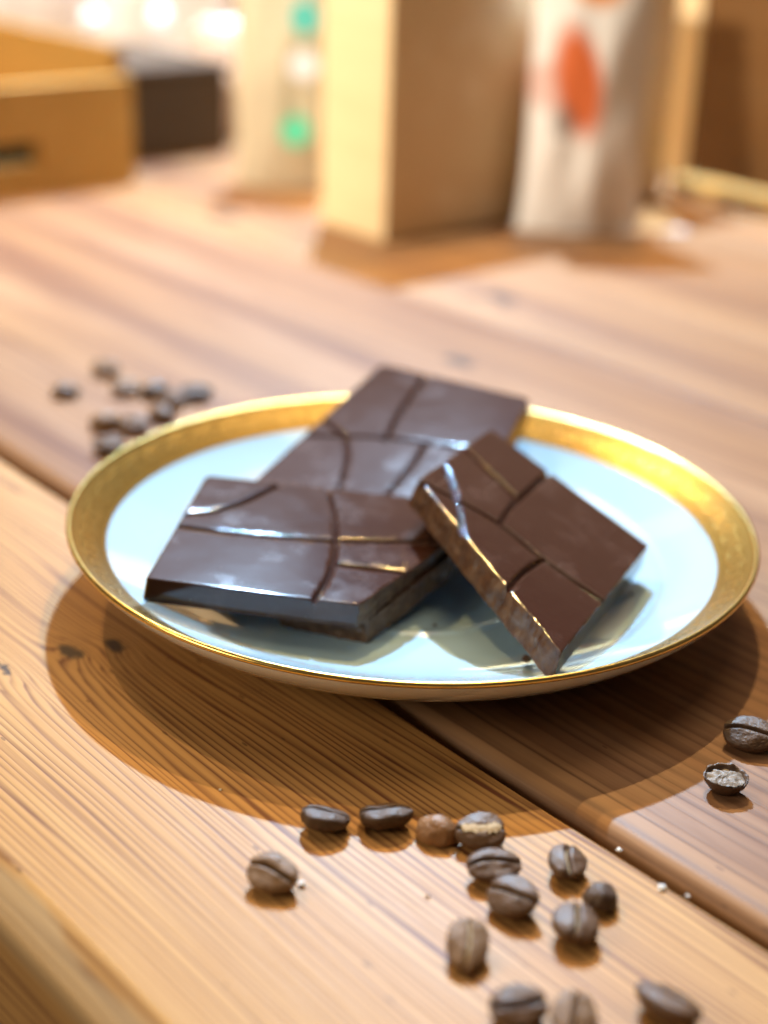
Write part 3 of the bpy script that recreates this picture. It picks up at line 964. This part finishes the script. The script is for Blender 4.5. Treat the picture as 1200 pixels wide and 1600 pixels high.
packet('pouch', (pl_.x, pl_.y + 0.012, 0.0005), R(4), 0.061, 0.14, 0.036, pouch_mat(), 'white pouch printed with red and orange shapes beside the wooden post', 'pouch', flare=0.14)
paper = plain('white_paper', (0.74, 0.72, 0.74), 0.6)
pp = at(930, 352)
bm = bmesh.new(); box(bm, -0.030, 0.038, -0.026, 0.022, 0.0006, 0.0016)
po_ = bm_obj('paper_sheet', bm, paper); po_.location = (pp.x + 0.006, pp.y + 0.006, 0); po_.rotation_euler = (0, 0, R(10))
tag(po_, 'white sheet of paper lying under the printed pouch', 'paper')

cream = plain('cream_wrapper', (0.56, 0.49, 0.36), 0.4, var=0.2, vscale=25)
grey_w = plain('pale_grey_wrapper', (0.80, 0.79, 0.82), 0.35, var=0.2, vscale=20)
pink_w = plain('pale_pink_wrapper', (0.66, 0.52, 0.46), 0.4, var=0.2, vscale=20)
jl = at(437, 296)
jar = packet('packet', (jl.x, jl.y + 0.01, 0.0005), R(-5), 0.052, 0.135, 0.032, cream, 'cream packet with green discs standing for blurred light points left of the post', 'packet')
green = plain('green_light_disc', (0.10, 0.62, 0.40), 0.4, var=0.05)
teal = plain('teal_light_disc', (0.10, 0.52, 0.48), 0.4, var=0.05)
silver = plain('pale_silver', (0.74, 0.76, 0.82), 0.3, var=0.05)
def light_disc(px, py, r, m, depth_y):  # flat coloured disc standing in for a blurred bright point of light
    d = ray(px, py); o = Vector((0, 0, CAM_H)); p = o + d * (depth_y / d.y)
    bm = bmesh.new(); bmesh.ops.create_cone(bm, cap_ends=True, segments=40, radius1=r, radius2=r, depth=0.0012)
    s = bm_obj('light_disc', bm, m, jar)
    inv = Matrix.Translation(jar.location) @ Matrix.Rotation(jar.rotation_euler.z, 4, 'Z')
    s.matrix_local = inv.inverted() @ (Matrix.Translation(p) @ Matrix.Rotation(R(90), 4, 'X'))
light_disc(462, 205, 0.0085, green, jl.y - 0.010)
light_disc(476, 28, 0.0085, teal, jl.y - 0.010)
light_disc(474, 102, 0.0085, silver, jl.y - 0.010)

# pale packages farther back
FARP = [(20, 1.22, 0.13, grey_w, 'pale grey package at the far left above the crate'), (150, 1.34, 0.13, grey_w, 'pale package behind the crate under a bright glint'),
        (255, 1.24, 0.12, grey_w, 'pale package above the dark box'), (350, 1.32, 0.11, pink_w, 'pinkish package right of the dark box'), (445, 1.40, 0.13, grey_w, 'pale package behind the cream packet')]
for px, yy, w, m, lab in FARP:
    d = ray(px, 120); x = d.x / d.y * yy
    packet('package', (x, yy, 0.0005), R(random.Random(px).uniform(-15, 15)), w, 0.19, 0.06, m, lab, 'package', 'pale packages at the back of the table')
pkd = ray(350, 150); pq = Vector((0, 0, CAM_H)) + pkd * (1.0 / pkd.y)
packet('package', (pq.x, 1.03, 0.0005), R(8), 0.045, 0.075, 0.03, pink_w, 'small pinkish package between dark box and cream packet', 'package')

# added glowing beads standing in for wrapper glints, blurred into discs
for px, py, e, lab in ((250, 26, 0.75, 'added bluish glowing bead for a wrapper glint above the dark box'), (145, 28, 0.5, 'added fainter glowing bead for a wrapper glint above the crate')):
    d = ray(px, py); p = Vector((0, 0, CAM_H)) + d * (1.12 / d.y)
    n = NT('glint_glow'); n.b.inputs['Emission Color'].default_value = (0.70, 0.86, 1.0, 1); n.b.inputs['Emission Strength'].default_value = e
    root = tag(empty('light_point', p), lab, 'light_point')
    bm = bmesh.new(); bmesh.ops.create_uvsphere(bm, u_segments=20, v_segments=12, radius=0.0065); bm_obj('glint_bead', bm, n.m, root, smooth=True)
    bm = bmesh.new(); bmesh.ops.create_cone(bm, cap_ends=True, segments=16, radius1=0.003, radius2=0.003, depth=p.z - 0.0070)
    s = bm_obj('added_bead_stem', bm, silver, root); s.location = (0, 0.004, -0.0068 - (p.z - 0.0070) / 2)

wall_m = plain('pale_shop_wall', (0.72, 0.70, 0.70), 0.7, var=0.15, vscale=3)
bm = bmesh.new(); box(bm, -1.6, 1.6, 1.75, 1.78, -0.3, 0.9)
tag(bm_obj('wall', bm, wall_m), kind='structure')
